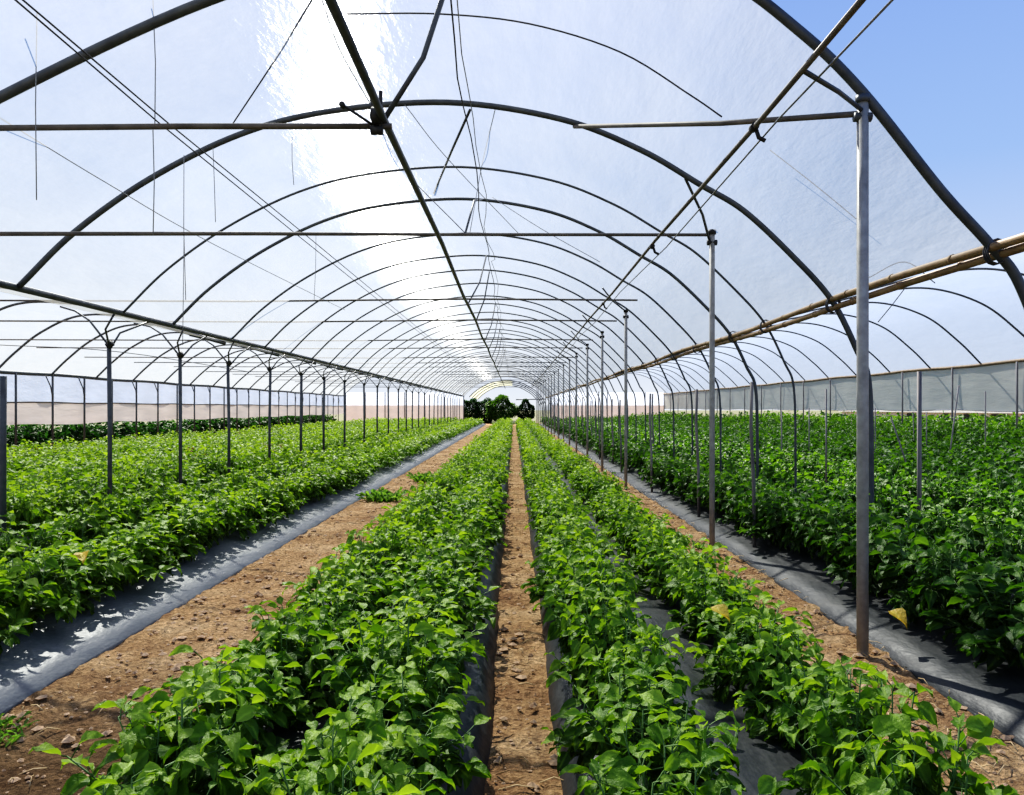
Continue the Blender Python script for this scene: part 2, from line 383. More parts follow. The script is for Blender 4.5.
# soil clods and straw lying loose on the bare strips
def clods():
    mb = MB()
    ico = [(0, 0, 1), (0.9, 0, 0.3), (0.25, 0.85, 0.35), (-0.75, 0.5, 0.25), (-0.7, -0.55, 0.3), (0.3, -0.85, 0.25), (0, 0, -0.6)]
    fcs = [(0, 1, 2), (0, 2, 3), (0, 3, 4), (0, 4, 5), (0, 5, 1), (6, 2, 1), (6, 3, 2), (6, 4, 3), (6, 5, 4), (6, 1, 5)]
    strips = [(-2.50, -1.45, 2600), (-0.10, 0.18, 420), (1.55, 2.26, 1700)]
    for x0, x1, n in strips:
        for _ in range(n):
            d = 1.9 + 22 * random.random() ** 2.2
            x = random.uniform(x0, x1)
            r = 0.006 + 0.030 * random.random() ** 3.5
            q = random.uniform(0, 6.28); c, s = math.cos(q), math.sin(q)
            V = []
            for a in ico:
                k = r * random.uniform(0.75, 1.3)
                V.append((x + (a[0] * c - a[1] * s) * k, d + (a[0] * s + a[1] * c) * k, 0.006 + a[2] * k * 0.7))
            mb.add(V, fcs)
    tag(mb.build('dirt_clods', M['clod'], loc=(0, 0, 0), smooth=False), 'small crumbs of dry soil scattered over the bare strips', 'soil clods', kind='stuff')
    mb = MB()
    for _ in range(650):
        x0, x1 = random.choice([(-2.45, -1.45), (-0.08, 0.16), (1.65, 2.28), (1.85, 2.28), (1.65, 2.28)])
        d = 2.0 + 16 * random.random() ** 1.8; x = random.uniform(x0, x1)
        l = random.uniform(0.04, 0.16); q = random.uniform(0, 6.28); w = 0.0016 + 0.0016 * random.random()
        dx, dy = math.cos(q) * l, math.sin(q) * l
        mb.tube([(x, d, 0.016), (x + dx * 0.5, d + dy * 0.5, 0.026 + random.random() * 0.012), (x + dx, d + dy, 0.016)], w, 3)
    tag(mb.build('straw_litter', M['straw'], loc=(0, 0, 0)), 'pale bits of straw scattered over the bare soil strips', 'straw', kind='stuff')
clods()

# ------------------------------------------------------------------ roof frame
ARCH = [(-4.52, 1.11), (-4.02, 1.60), (-3.33, 2.09), (-2.5, 2.50), (-1.68, 2.71), (-0.6, 2.79), (0.42, 2.64), (1.15, 2.36), (1.7, 2.04), (2.1, 1.80), (2.55, 1.38), (2.9, 0.985), (3.13, 0.53), (3.24, 0.23), (3.26, -0.6), (3.26, -1.55)]
ARCH0 = [(-4.52, 1.02), (-4.0, 1.38), (-3.11, 1.88), (-1.84, 2.47), (-0.6, 2.83), (0.5, 2.87), (1.25, 2.62), (1.73, 2.28), (2.11, 1.91), (2.58, 1.32), (2.87, 1.0), (3.06, 0.75), (3.22, 0.23), (3.26, -0.6), (3.26, -1.55)]
def arch_curve(pts): return catmull(pts, 8) + np.array([0, H])
def film_part(pts):
    k = [i for i, p in enumerate(pts) if abs(p[0] - (2.87 if pts is ARCH0 else 2.9)) < 1e-6][0]
    return arch_curve(pts[:k + 1])
hoop_y = [4.6, 6.94, 8.8, 10.1, 12.1, 13.8]
while hoop_y[-1] < YEND - 1.6: hoop_y.append(hoop_y[-1] + 1.62)
G1 = 'curved steel hoops of the central roof'
for i, y in enumerate(hoop_y):
    c = arch_curve(ARCH0 if i == 0 else ARCH)
    jx, jz = (0, 0) if i < 3 else (random.uniform(-.03, .03), random.uniform(-.04, .03))
    r = 0.031 if i == 0 else 0.028 if i == 1 else 0.014 if i == 2 else 0.021 if i == 3 else 0.016
    pts = [(x + jx, y, z + (jz if z > 2 else 0)) for x, z in c]
    mb = MB(); mb.tube(pts, r, 8)
    o = mb.build('roof_hoop', M['steel_dark'], loc=(3.26 + jx, y, 0))
    if i == 0: lab = 'thickest and nearest curved roof hoop, against the open blue sky at top right'
    elif i < 13: lab = f'curved steel roof hoop, {ORD[i + 1]} from the camera in the central roof'
    else: lab = 'curved steel roof hoop beyond the thirteenth in the far half of the central roof'
    tag(o, lab, 'roof hoop', G1)

NX = 45
def loft(secs, name, mat, label, sag=0.02, sub=3, keep=None, offs=0.035):
    rows = []
    for a in range(len(secs) - 1):
        y0, c0 = secs[a]; y1, c1 = secs[a + 1]
        for k in range(sub + (a == len(secs) - 2)):
            t = k / sub
            c = c0 * (1 - t) + c1 * t
            ctr = np.array([c[:, 0].mean(), c[:, 1].min() - 1.0])
            d = c - ctr; d /= np.linalg.norm(d, axis=1)[:, None]
            bump = offs - sag * math.sin(math.pi * t) * (0.7 + 0.6 * random.random())
            c = c + d * bump
            rows.append([(x, y0 * (1 - t) + y1 * t, z) for x, z in c])
    n = len(rows[0])
    V = [p for r in rows for p in r]
    Fc = [(j * n + i, (j + 1) * n + i, (j + 1) * n + i + 1, j * n + i + 1) for j in range(len(rows) - 1) for i in range(n - 1)]
    mb = MB(); mb.add(V, Fc)
    return tag(mb.build(name, mat, loc=(0, 0, 0)), label, 'roof film', kind='structure')
secs = [(y, resample(film_part(ARCH0 if i == 0 else ARCH), NX)) for i, y in enumerate(hoop_y)]
loft(secs, 'ceiling', M['film'], 'translucent plastic film roof over the central aisle')
# the strip of film in front of the nearest hoop covers only the left slope; right of it the roof is open sky
fr = film_part(ARCH0); fr = fr[fr[:, 0] < 0.2]
frs = resample(fr, 24)
loft([(0.8, frs), (2.2, frs), (3.4, frs), (4.6, frs)], 'ceiling', M['film'], 'translucent film over the near left slope of the roof')

# left neighbouring span and right neighbouring span
LSP = [(-4.56, 1.02), (-6.0, 1.42), (-8.0, 1.93), (-10.0, 2.42), (-11.8, 2.78), (-13.2, 2.78), (-14.3, 2.30), (-15.1, 1.68), (-15.7, 1.10)]
RSP = [(4.6, 1.55), (6.0, 2.02), (7.5, 2.51), (9.3, 3.0), (10.9, 3.15), (12.3, 2.75), (13.3, 2.0), (14.0, 1.30)]
ly = [12.0 + 2.75 * k for k in range(22)]; ry = [9.0 + 2.75 * k for k in range(23)]
lc = catmull(LSP, 8) + np.array([0, H]); rc = catmull(RSP, 8) + np.array([0, H])
for i, y in enumerate(ly):
    mb = MB(); mb.tube([(x, y, z) for x, z in lc], 0.034, 6)
    tag(mb.build('roof_hoop', M['steel_dark'], loc=(-15.7, y, 2.6)), 'dark roof hoop of the neighbouring roof on the left', 'roof hoop', 'hoops of the left neighbouring roof')
for i, y in enumerate(ry):
    mb = MB(); mb.tube([(x, y, z) for x, z in rc], 0.026, 6)
    tag(mb.build('roof_hoop', M['steel_dark'], loc=(14, y, 2.8)), 'slim roof hoop of the neighbouring roof on the right', 'roof hoop', 'hoops of the right neighbouring roof')
l2 = resample(lc, 40); r2 = resample(rc[rc[:, 0] > 4.6], 30)
loft([(y, l2) for y in [2.0, 7.0] + ly], 'ceiling', M['film'], 'translucent film roof of the left neighbouring span', sub=2)
loft([(y, r2) for y in [2.0, 5.5] + ry], 'ceiling', M['film_side'], 'bluish film roof of the right neighbouring span', sub=2)

def pole(name, pts, r, mat, label, cat, group=None, seg=8, r2=None):
    mb = MB(); mb.tube(pts, r, seg, r2=r2)
    return tag(mb.build(name, M[mat], loc=pts[0]), label, cat, group)
def px(x, y, d):            # a point at depth d seen at pixel x, y (used only to read positions off the photograph)
    return ((x - 514) / F * d, d, H + (408 - y) / F * d)

# long purlins
ys = [2.2] + [float(v) for v in np.arange(4.6, YEND + 1, 3.5)]
wob = lambda y, k, a=0.02: a * math.sin(y * 0.9 + k)
pole('ridge_pipe', [(-0.775 + wob(y, 1, .012), y, 3.245 + wob(y, 2, .03)) for y in ys], 0.025, 'steel_dark', 'long dark pipe running down the middle under the roof ridge', 'pipe')
pole('purlin_pipe', [(-4.55, y, 2.60 + wob(y, 2, .02)) for y in ys], 0.034, 'steel_dark', 'thick dark pipe where the central and left roofs meet', 'pipe')
pole('purlin_pipe', [(1.50, y, 3.265 + wob(y, 1, .015)) for y in ys], 0.016, 'rust', 'thin long pipe along the tops of the right-hand steel posts', 'pipe')
pole('purlin_wire', [(1.62, y, 3.24 + wob(y, 4, .03)) for y in ys], 0.006, 'string', 'pale cord running beside the thin long pipe above the right-hand posts', 'cord')
for k, (dx, dz, lab) in enumerate([(0, 0, 'upper bamboo pole of the pair lashed along the right roof edge'), (0.035, -0.058, 'lower bamboo pole of the pair lashed along the right roof edge')]):
    mb = MB(); mb.tube([(2.9 + dx + wob(y, 3 * k, .015), y, 2.475 + dz + wob(y, 2 + k, .02)) for y in np.arange(2.0, YEND + 1, 1.2)], 0.028, 8); 
    for y in np.arange(2.6, YEND, 0.8): mb.tube([(2.9 + dx + wob(y, 3 * k, .015), y - 0.012, 2.475 + dz + wob(y, 2 + k, .02)), (2.9 + dx + wob(y, 3 * k, .015), y + 0.012, 2.475 + dz + wob(y, 2 + k, .02))], 0.0325, 8)
    tag(mb.build('bamboo_pole', M['bamboo'], loc=(2.9 + dx, 2.0, 2.47 + dz)), lab, 'bamboo pole', 'paired bamboo poles along the right roof edge')
for y in hoop_y[:12]:
    mb = MB()
    for q in range(3):
        ring = [(2.915 + 0.062 * math.cos(t), y + 0.02 * (q - 1), 2.445 + 0.075 * math.sin(t)) for t in np.linspace(0, 2 * math.pi, 13)]
        mb.tube(ring, 0.006, 5)
    i = hoop_y.index(y)
    tag(mb.build('lashing', M['rope'], loc=(2.915, y, 2.37)), f'cord lashing tying the bamboo pair to the {ORD[i + 1]} roof hoop', 'lashing', 'lashings on the bamboo pair')

# tall right-hand posts with their clamps and braces
post_y = [4.6, 7.9, 14.0, 17.9] + [21.4 + 3.45 * k for k in range(15)]
G2 = 'tall steel posts right of the central beds'
for i, y in enumerate(post_y):
    x = 2.11 if i == 0 else 2.06 + random.uniform(-.02, .02)
    top = 3.36 if i == 0 else 3.32 if i == 1 else 3.28
    lab = 'thick grey steel post, nearest of the tall posts on the right' if i == 0 else f'tall steel post, {ORD[i + 1]} from the camera in the right-hand line' if i < 8 else 'distant tall steel post past the eighth in the right-hand line'
    p = thing('steel_post', (x, y, 0), lab, 'post', G2)
    mb = MB(); mb.tube([(x, y, -0.25), (x, y, 1.5), (x, y, top)], 0.034 if i == 0 else 0.029, 12); mb.build('pole', M['steel'], p)
    mb = MB(); mb.tube([(x, y, top - 0.015), (x, y, top + 0.03)], 0.043, 12)
    if i < 6:
        mb.tube([(x - 0.05, y, top - 0.10), (x + 0.05, y, top - 0.10)], 0.03, 8)
    mb.build('clamp', M['black' if i else 'steel_dark'], p)
    if i == 0: br = [(x, y, 3.30), (1.83, y - 0.32, 3.28), (1.51, y - 0.65, 3.25)]
    elif i == 1: br = [(x - 0.03, y, 3.25), (1.86, 7.5, 3.41), (1.57, 6.96, 3.60)]
    else: br = [(x, y, 3.28), (x - 0.3, y - 0.4, 3.42), (1.55, y - 0.7, 3.60)]
    mb = MB(); mb.tube(br, 0.014, 6); mb.build('brace', M['steel_dark'], p)

# horizontal tie bars
G3 = 'horizontal tie bars across the roof'
tie_y = [8.06, 12.8, 15.4, 20.0, 23.0, 26.5, 30.0, 33.5, 37.0, 40.5, 44.0, 48.0, 52.0, 56.0, 61.0, 66.0]
pole('tie_bar', [(-3.62, 4.6, 3.19), (-2.0, 4.6, 3.205), (-0.74, 4.6, 3.205)], 0.019, 'rust', 'nearest left tie bar, ending at the black pulley on the ridge pipe', 'tie bar', G3)
pole('tie_bar', [(2.09, 4.6, 3.28), (1.5, 5.5, 3.56), (0.55, 6.94, 4.07)], 0.019, 'rust', 'short tie bar running from the nearest steel post back to a roof hoop', 'tie bar', G3)
for i, y in enumerate(tie_y):
    z = 3.335 if i == 0 else 3.30 + 0.03 * math.sin(i * 2.1)
    lab = f'long horizontal tie bar, {ORD[i + 1]} of those crossing the whole roof' if i < 7 else 'distant horizontal tie bar past the seventh one crossing the roof'
    xl = -3.8 if i == 0 else -11 - min(4.0, 0.15 * y)
    pole('tie_bar', [(-4.05, 5.5, 2.76), (-2.3, 6.8, 3.06), (-0.8, 7.95, z - .02), (2.06, 7.9, 3.30)] if i == 0 else [(xl, y, z), (-4.5, y, z - .03), (-0.8, y, z + .01), (2.08, y, z - .01)], 0.017 if i == 0 else 0.016, 'rust' if i < 6 else 'steel_dark', lab, 'tie bar', G3)

# pulley on the ridge pipe at the end of the nearest tie bar
p = thing('pulley', (-0.82, 4.58, 3.18), 'black pulley block hanging where the nearest tie bar meets the ridge pipe', 'pulley')
mb = MB()
mb.tube([(-0.85, 4.55, 3.25), (-0.80, 4.55, 3.25)], 0.050, 14); mb.tube([(-0.86, 4.55, 3.25), (-0.79, 4.55, 3.25)], 0.022, 10)
mb.build('wheel', M['black'], p)
mb = MB(); mb.tube([(-0.86, 4.57, 3.17), (-0.79, 4.57, 3.17)], 0.028, 10); mb.tube([(-0.80, 4.56, 3.15), (-0.80, 4.56, 3.40)], 0.012, 6); mb.tube([(-0.85, 4.56, 3.2), (-1.0, 4.52, 3.29), (-1.02, 4.52, 3.30)], 0.008, 6); mb.build('bracket', M['black'], p)
mb = MB(); mb.tube([(-1.02, 4.50, 3.30), (-1.02, 4.54, 3.30)], 0.018, 8); mb.build('knob', M['black'], p)
# clamps on the thin right purlin
for k, (y, lab) in enumerate([(4.75, 'black clamp on the thin purlin beside the nearest tall post'), (8.25, 'black clamp on the thin purlin by the second tall post'), (12.8, 'black clamp on the thin purlin at the second full tie bar')]):
    c = thing('purlin_clamp', (1.5, y, 3.2), lab, 'clamp', 'clamps on the thin right-hand purlin')
    mb = MB(); mb.tube([(1.5, y - 0.03, 3.255), (1.5, y + 0.03, 3.255)], 0.026, 10); mb.build('ring', M['black'], c)
    mb = MB(); mb.tube([(1.51, y, 3.25), (1.53, y, 3.19), (1.57, y, 3.17)], 0.014, 8); mb.build('lever', M['black'], c)
# braces from the ridge pipe to the hoops
G4 = 'slanting braces between ridge pipe and hoops'
pole('roof_brace', [(-0.79, 4.6, 3.24), (-0.55, 4.6, 3.62), (-0.33, 4.6, 4.30)], 0.017, 'steel_dark', 'slanting brace above the black pulley, from ridge pipe up to nearest hoop', 'brace', G4)
pole('roof_brace', [px(470, 110, 6.94), px(452, 150, 7.9), px(434, 193, 10.1)], 0.013, 'steel_dark', 'slanting brace linking the second and fourth hoops near the ridge', 'brace', G4)
pole('roof_brace', [(-0.52, 8.06, 3.34), (-0.46, 8.8, 3.9), (-0.42, 10.1, 4.27)], 0.012, 'steel_dark', 'slanting brace rising from the first full tie bar to the fourth hoop', 'brace', G4)
for k, y in enumerate(tie_y[1:9]):
    hy = min((h for h in hoop_y), key=lambda h: abs(h - y - 0.6))
    pole('roof_brace', [(-0.77, y, 3.26), (-0.6, (y + hy) / 2, 3.7), (-0.5, hy, 4.27)], 0.013, 'steel_dark', f'slanting brace at the ridge pipe on the {ORD[k + 2]} full tie bar', 'brace', G4)

# left posts under the dark purlin, each with forked braces
G5 = 'short posts under the dark left purlin'
lp = [6.2, 9.1, 10.9, 12.8, 14.8, 17.0, 19.3, 21.6, 24.2] + [26.6 + 2.35 * k for k in range(18)]
for i, y in enumerate(lp):
    x = -4.80 + random.uniform(-.04, .04)
    if i == 0: x = -4.17
    lab = 'steel post half cut off by the left edge of the picture' if i == 0 else f'short steel post with forked braces, {ORD[i]} from the near end under the dark purlin' if i < 8 else 'distant short forked post past the seventh under the dark left purlin'
    p = thing('forked_post', (x, y, 0), lab, 'post', G5)
    top = 1.76 if i == 0 else 2.26
    mb = MB(); mb.tube([(x, y, -0.2), (x, y, 1.2), (x + random.uniform(-.02, .02), y, top)], 0.026 if i < 5 else 0.030, 8); mb.build('pole', M['steel_dark'], p)
    if i:
        for s in (-1, 1):
            mb = MB(); mb.tube([(x, y, top - 0.06), (x + 0.06 + random.uniform(-.06, .06), y + s * 0.22, top + 0.16), (-4.56, y + s * 0.42, 2.585)], 0.012, 6); mb.build('brace', M['steel_dark'], p)
        if i < 16:
            mb = MB(); mb.tube([(x, y, top - 0.03), (x - 0.3, y + .1, top + 0.30), (x - 0.5, y + .15, top + 0.42), (-5.55, y + 0.2, 2.74)], 0.012, 6); mb.build('brace', M['steel_dark'], p)
            mb = MB(); mb.tube([(x - .03, y, top - 0.02), (x + .03, y, top + 0.02)], 0.04, 8); mb.build('clamp', M['black'], p)

# slim stakes at the edge of the black mulch behind the tall posts
G6 = 'slim stakes along the mulch edge behind the tall posts'
st = [(2.46, 7.86, 1.77), (2.43, 10.1, 1.75), (2.35, 13.1, 1.75), (2.9, 15.9, 1.8)] + [(2.45 + random.uniform(-.1, .25), 17.2 + 2.1 * k, 1.75 + random.uniform(-.1, .25)) for k in range(24)]
for i, (x, y, z) in enumerate(st):
    lab = f'slim grey stake, {ORD[i + 1]} from the camera along the mulch edge' if i < 6 else 'slim distant stake past the sixth along the mulch edge behind the tall posts'
    pole('plant_stake', [(x + 0.03, y, -0.2), (x + .02, y, 0.7), (x - 0.01, y, 1.3), (x, y, z)], 0.020, 'wood', lab, 'stake', G6, r2=0.017)
# scattered stakes among the right crop
G7 = 'thin stakes among the right-hand crop'
sc = [(4.0, 7.5, 1.86, 0), (4.6, 11.2, 1.78, 0), (5.5, 12.0, 1.5, .02), (5.0, 14.2, 1.45, .0), (6.2, 12.5, 1.35, .45), (6.6, 17.0, 1.5, 0), (7.6, 16.0, 1.5, .02), (7.9, 13.5, 1.9, -.25), (8.6, 19.0, 1.5, .0), (9.5, 17.5, 1.4, 0), (9.8, 15.8, 1.85, 0), (5.6, 17.5, 1.4, 0.05), (6.0, 22, 1.5, 0), (10.5, 20, 1.4, .05)]
SD = ['dark thick stake in the right crop, just right of the nearest steel post', None]
for i, (x, y, z, lean) in enumerate(sc):
    if i == 0: lab = 'dark stake standing in the right crop, just right of the nearest steel post'
    elif lean > .3: lab = 'pale thin stake leaning steeply among the right-hand crop'
    elif lean < -.2: lab = 'tall pale stake leaning the other way in the right crop'
    else: lab = 'thin upright stake standing among the right-hand crop'
    pole('plant_stake', [(x + lean, y, -0.1), (x + lean * .5, y, z * .5), (x, y, z)], 0.022 if i == 0 else 0.013, 'wood', lab, 'stake', G7)

# ------------------------------------------------------------------ side curtains and their rails
def sheet(x, z0, z1, y0, y1, amp, n=160, mz=5, hem=0.0):
    V, Fc = [], []
    for j in range(n + 1):
        y = y0 + (y1 - y0) * j / n
        for k in range(mz + 1):
            t = k / mz
            V.append((x + amp * math.sin(y * 2.3 + t * 2) * t + amp * 0.5 * math.sin(y * 5.1) * t, y, z1 + (z0 - z1) * t + hem * math.sin(y * 1.1) * t))
    for j in range(n):
        for k in range(mz):
            a = j * (mz + 1) + k
            Fc.append((a, a + mz + 1, a + mz + 2, a + 1))
    return MB().add(V, Fc)
c = thing('side_curtain', (14.0, 4, 0), 'grey-green side curtain hanging from a pale rail along the right wall', 'curtain')
sheet(14.0, 1.42, 2.78, 4, 71, 0.05, hem=0.02).build('sheet', M['curtain_r'], c)
MB().tube([(13.97, y, 2.80 + 0.02 * math.sin(y)) for y in np.linspace(4, 71, 50)], 0.05, 8).build('rail', M['bamboo'], c)
MB().tube([(14.0, y, 1.42 + 0.02 * math.sin(y * 1.1)) for y in np.linspace(4, 71, 120)], 0.018, 6).build('hem_rope', M['string'], c)
c = thing('side_curtain', (-15.7, 8, 0), 'cream side curtain with a blue upper strip along the left wall', 'curtain')
sheet(-15.72, 0.95, 1.68, 8, 71, 0.03, hem=0.03).build('sheet', M['curtain_l'], c)
sheet(-15.74, 1.68, 2.58, 8, 71, 0.03).build('upper_strip', M['film_blue'], c)
MB().tube([(-15.7, y, 2.62 + .02 * math.sin(y)) for y in np.linspace(8, 71, 50)], 0.060, 8).build('rail', M['steel_dark'], c)
MB().tube([(-15.68, y, 1.68 + .015 * math.sin(y * 1.3)) for y in np.linspace(8, 71, 50)], 0.028, 6).build('rail', M['rust'], c)
for x0, x1, zt, key, lab in ((-15.7, -4.7, 1, 'curtain_end', 'pinkish curtain closing the far end of the left span'), (3.4, 14.0, 1, 'curtain_end', 'pale curtain closing the far end of the right span')):
    c = thing('end_curtain', ((x0 + x1) / 2, 71, 0), lab, 'curtain')
    xs_ = np.linspace(x0, x1, 40)
    for nm, za, zb, mt in (('lower_sheet', 0.35, 1.75, key), ('upper_sheet', 1.75, 2.95, 'film_blue')):
        V = [(x, 71.0 + 0.06 * math.sin(x * 4), z) for x in xs_ for z in (za, zb)]
        MB().add(V, [(2 * i, 2 * i + 1, 2 * i + 3, 2 * i + 2) for i in range(39)]).build(nm, M[mt], c)
    for k in range(7):
        x = x0 + (x1 - x0) * k / 6
        MB().tube([(x, 70.9, -.1), (x, 70.9, 2.95)], 0.05, 6).build('pole', M['wood'], c)
G8 = 'posts of the left side wall'
for k in range(26):
    y = 20.0 + 1.9 * k
    p = thing('wall_post', (-15.6, y, 0), 'slim post of the left side wall in front of the cream curtain', 'post', G8)
    MB().tube([(-15.6, y, -0.1), (-15.6, y, 2.6)], 0.034, 6).build('pole', M['steel_dark'], p)
    if k % 3 != 2: MB().tube([(-15.6, y + 0.02, 1.75), (-15.45, y - .35, 2.2), (-15.5, y - .55, 2.58)], 0.02, 5).build('brace', M['steel_dark'], p)
G9 = 'posts of the right side wall'
for k in range(16):
    y = 21.0 + 3.1 * k
    pole('wall_post', [(13.9, y, -0.1), (13.9, y, 2.78)], 0.03, 'wood', 'slim post of the right side wall in front of the grey-green curtain', 'post', G9)

# ------------------------------------------------------------------ wires, cords and hanging strings
pole('roof_wire', [(-2.30, 2.0, 3.42), (-2.16, 4.6, 3.235), (-2.33, 8.06, 3.36), (-2.3, 12.8, 3.33), (-2.3, 20, 3.34), (-2.3, 68, 3.34)], 0.0045, 'rope', 'upper wire of the pair running lengthwise over the left tie bars', 'wire', 'paired wires over the left tie bars')
pole('roof_wire', [(-2.22, 2.0, 3.36), (-2.10, 4.6, 3.23), (-2.24, 8.06, 3.36), (-2.2, 12.8, 3.33), (-2.2, 20, 3.34), (-2.2, 68, 3.34)], 0.0045, 'rope', 'lower wire of the pair running lengthwise over the left tie bars', 'wire', 'paired wires over the left tie bars')
zig = []
for y in np.arange(2.6, 66, 0.7): zig.append((-0.43 + 0.03 * math.sin(y * 1.7), y, 4.22 - 0.10 * abs(math.sin(y * 0.9)) - (0.0 if y < 8 else 0.15 * abs(math.sin(y * 0.45)))))
pole('ridge_rope', zig, 0.006, 'rope', 'dark cord sagging lengthwise under the roof ridge', 'cord')
pole('ridge_rope', [(x + 0.07 + 0.03 * math.sin(y * 2.2), y, z - 0.12 * abs(math.sin(y * .6 + 1))) for x, y, z in zig], 0.004, 'string', 'pale thin cord twisting beside the dark ridge cord', 'cord')
wires = [
    ([px(0, 118, 5.0), px(110, 185, 6.3), px(215, 245, 8.5), px(345, 310, 14)], 0.004, 'thin wire slanting across the left roof below the nearest tie bar'),
    ([px(312, 0, 4.95), px(275, 60, 5.7), px(232, 125, 6.4)], 0.006, 'dark cord slanting down to the nearest left tie bar'),
    ([px(322, 0, 4.7), px(340, 50, 4.9), px(370, 103, 5.2)], 0.004, 'thin wavy cord dropping to the black pulley from top'),
    ([px(370, 100, 6.8), px(400, 165, 9.0), px(465, 233, 8.1)], 0.005, 'thin cord crossing the ridge pipe behind the black pulley'),
    ([px(405, 105, 6.9), px(447, 158, 8.0), px(520, 235, 10.0)], 0.004, 'thin cord slanting right from the second hoop near the ridge'),
    ([px(495, 110, 6.9), px(482, 165, 8.8), px(470, 232, 8.1)], 0.004, 'thin cord slanting left from the second hoop near the ridge'),
    ([px(347, 14, 5.25), px(440, 14, 5.25), px(530, 24, 5.25), px(620, 52, 5.25), px(690, 95, 5.25), px(722, 117, 5.25)], 0.006, 'thin arched cord pressed on the film between first and second hoops'),
    ([px(770, 150, 6.2), px(815, 185, 6.0), px(860, 222, 5.8)], 0.004, 'thin cord on the film just left of the nearest tall post'),
    ([px(492, 197, 10.1), px(540, 228, 9.4), px(600, 262, 9.0)], 0.004, 'thin cord slanting right from the fourth hoop'),
    ([px(0, 345, 17), px(120, 352, 17), px(250, 372, 22)], 0.008, 'thin wire under the left neighbouring roof above the side curtain'),
    ([px(868, 278, 7.2), px(905, 262, 7.4), px(935, 283, 8)], 0.005, 'loose cord looping under the bamboo pair near the nearest tall post'),
    ([px(878, 322, 13), px(892, 305, 13), px(905, 288, 13)], 0.008, 'short crooked twig hanging under the bamboo pair'),
]
for pts, r, lab in wires:
    cv = catmull(pts, 6)
    pole('loose_cord', [tuple(p) for p in cv], r, 'rope' if r > 0.0045 else 'string', lab, 'cord', seg=5)
strings = [(153, 0, 125, 4.6, 'fine string hanging down to the paired wires from top left'),
           (153, 130, 235, 4.62, 'fine string hanging below the paired wires on the nearest tie bar'),
           (37, 10, 200, 4.55, 'loose fine string hanging past the nearest tie bar at far left'),
           (213, 148, 222, 6.6, 'fine string hanging from the second hoop, left one of two'),
           (184, 155, 300, 6.5, 'long fine string hanging left of the second hoop'),
           (292, 137, 185, 7.1, 'fine string hanging below the nearest tie bar, short one'),
           (316, 235, 300, 10, 'fine string between the first and second full tie bars'),
           (184, 236, 345, 7.0, 'fine string hanging from the first full tie bar at left')]
for x, y0, y1, d, lab in strings:
    a, b = px(x, y0, d), px(x + random.uniform(-3, 3), y1, d)
    mid = tuple((a[k] + b[k]) / 2 + (random.uniform(-.01, .01) if k == 0 else 0) for k in range(3))
    pole('hanging_string', [a, mid, b], 0.0032, 'string', lab, 'string', 'fine strings hanging from the roof', seg=5)

# ------------------------------------------------------------------ plants
W5 = np.array([0.0, 0.62, 1.0, 0.86, 0.42, 0.0]); U5 = np.array([0.0, 0.14, 0.36, 0.60, 0.84, 1.0])
W3 = np.array([0.12, 1.0, 0.0]); U3 = np.array([0.0, 0.42, 1.0])
def leaf(base, d, up, ln, wd, droop, shade, hi=True):
    """one ovate pointed leaf: returns verts, faces, colours (r shade, g distance from the midrib)"""
    d = d / np.linalg.norm(d)
    side = np.cross(d, up); side /= max(np.linalg.norm(side), 1e-6)
    nrm = np.cross(side, d)
    Us, Ws = (U5, W5) if hi else (U3, W3)
    V, C, Fc = [], [], []
    ph = float(base[0] * 91 + base[1] * 57)
    for u, w in zip(Us, Ws):
        c = base + d * (ln * u * (1 - 0.18 * droop * u)) - nrm * (droop * ln * 0.55 * u * u)
        for s in (-1, 0, 1):
            V.append(c + side * (s * w * wd) + nrm * (abs(s) * w * wd * 0.50 + (0.14 * ln * math.sin(u * 7 + ph + s * 2.1) * u if hi else 0))); C.append((shade, abs(s) * (0.3 + 0.7 * w), 0, 1))
    for k in range(len(Us) - 1):
        a = 3 * k
        Fc.append((a, a + 1, a + 4, a + 3)); Fc.append((a + 1, a + 2, a + 5, a + 4))
    return V, Fc, C

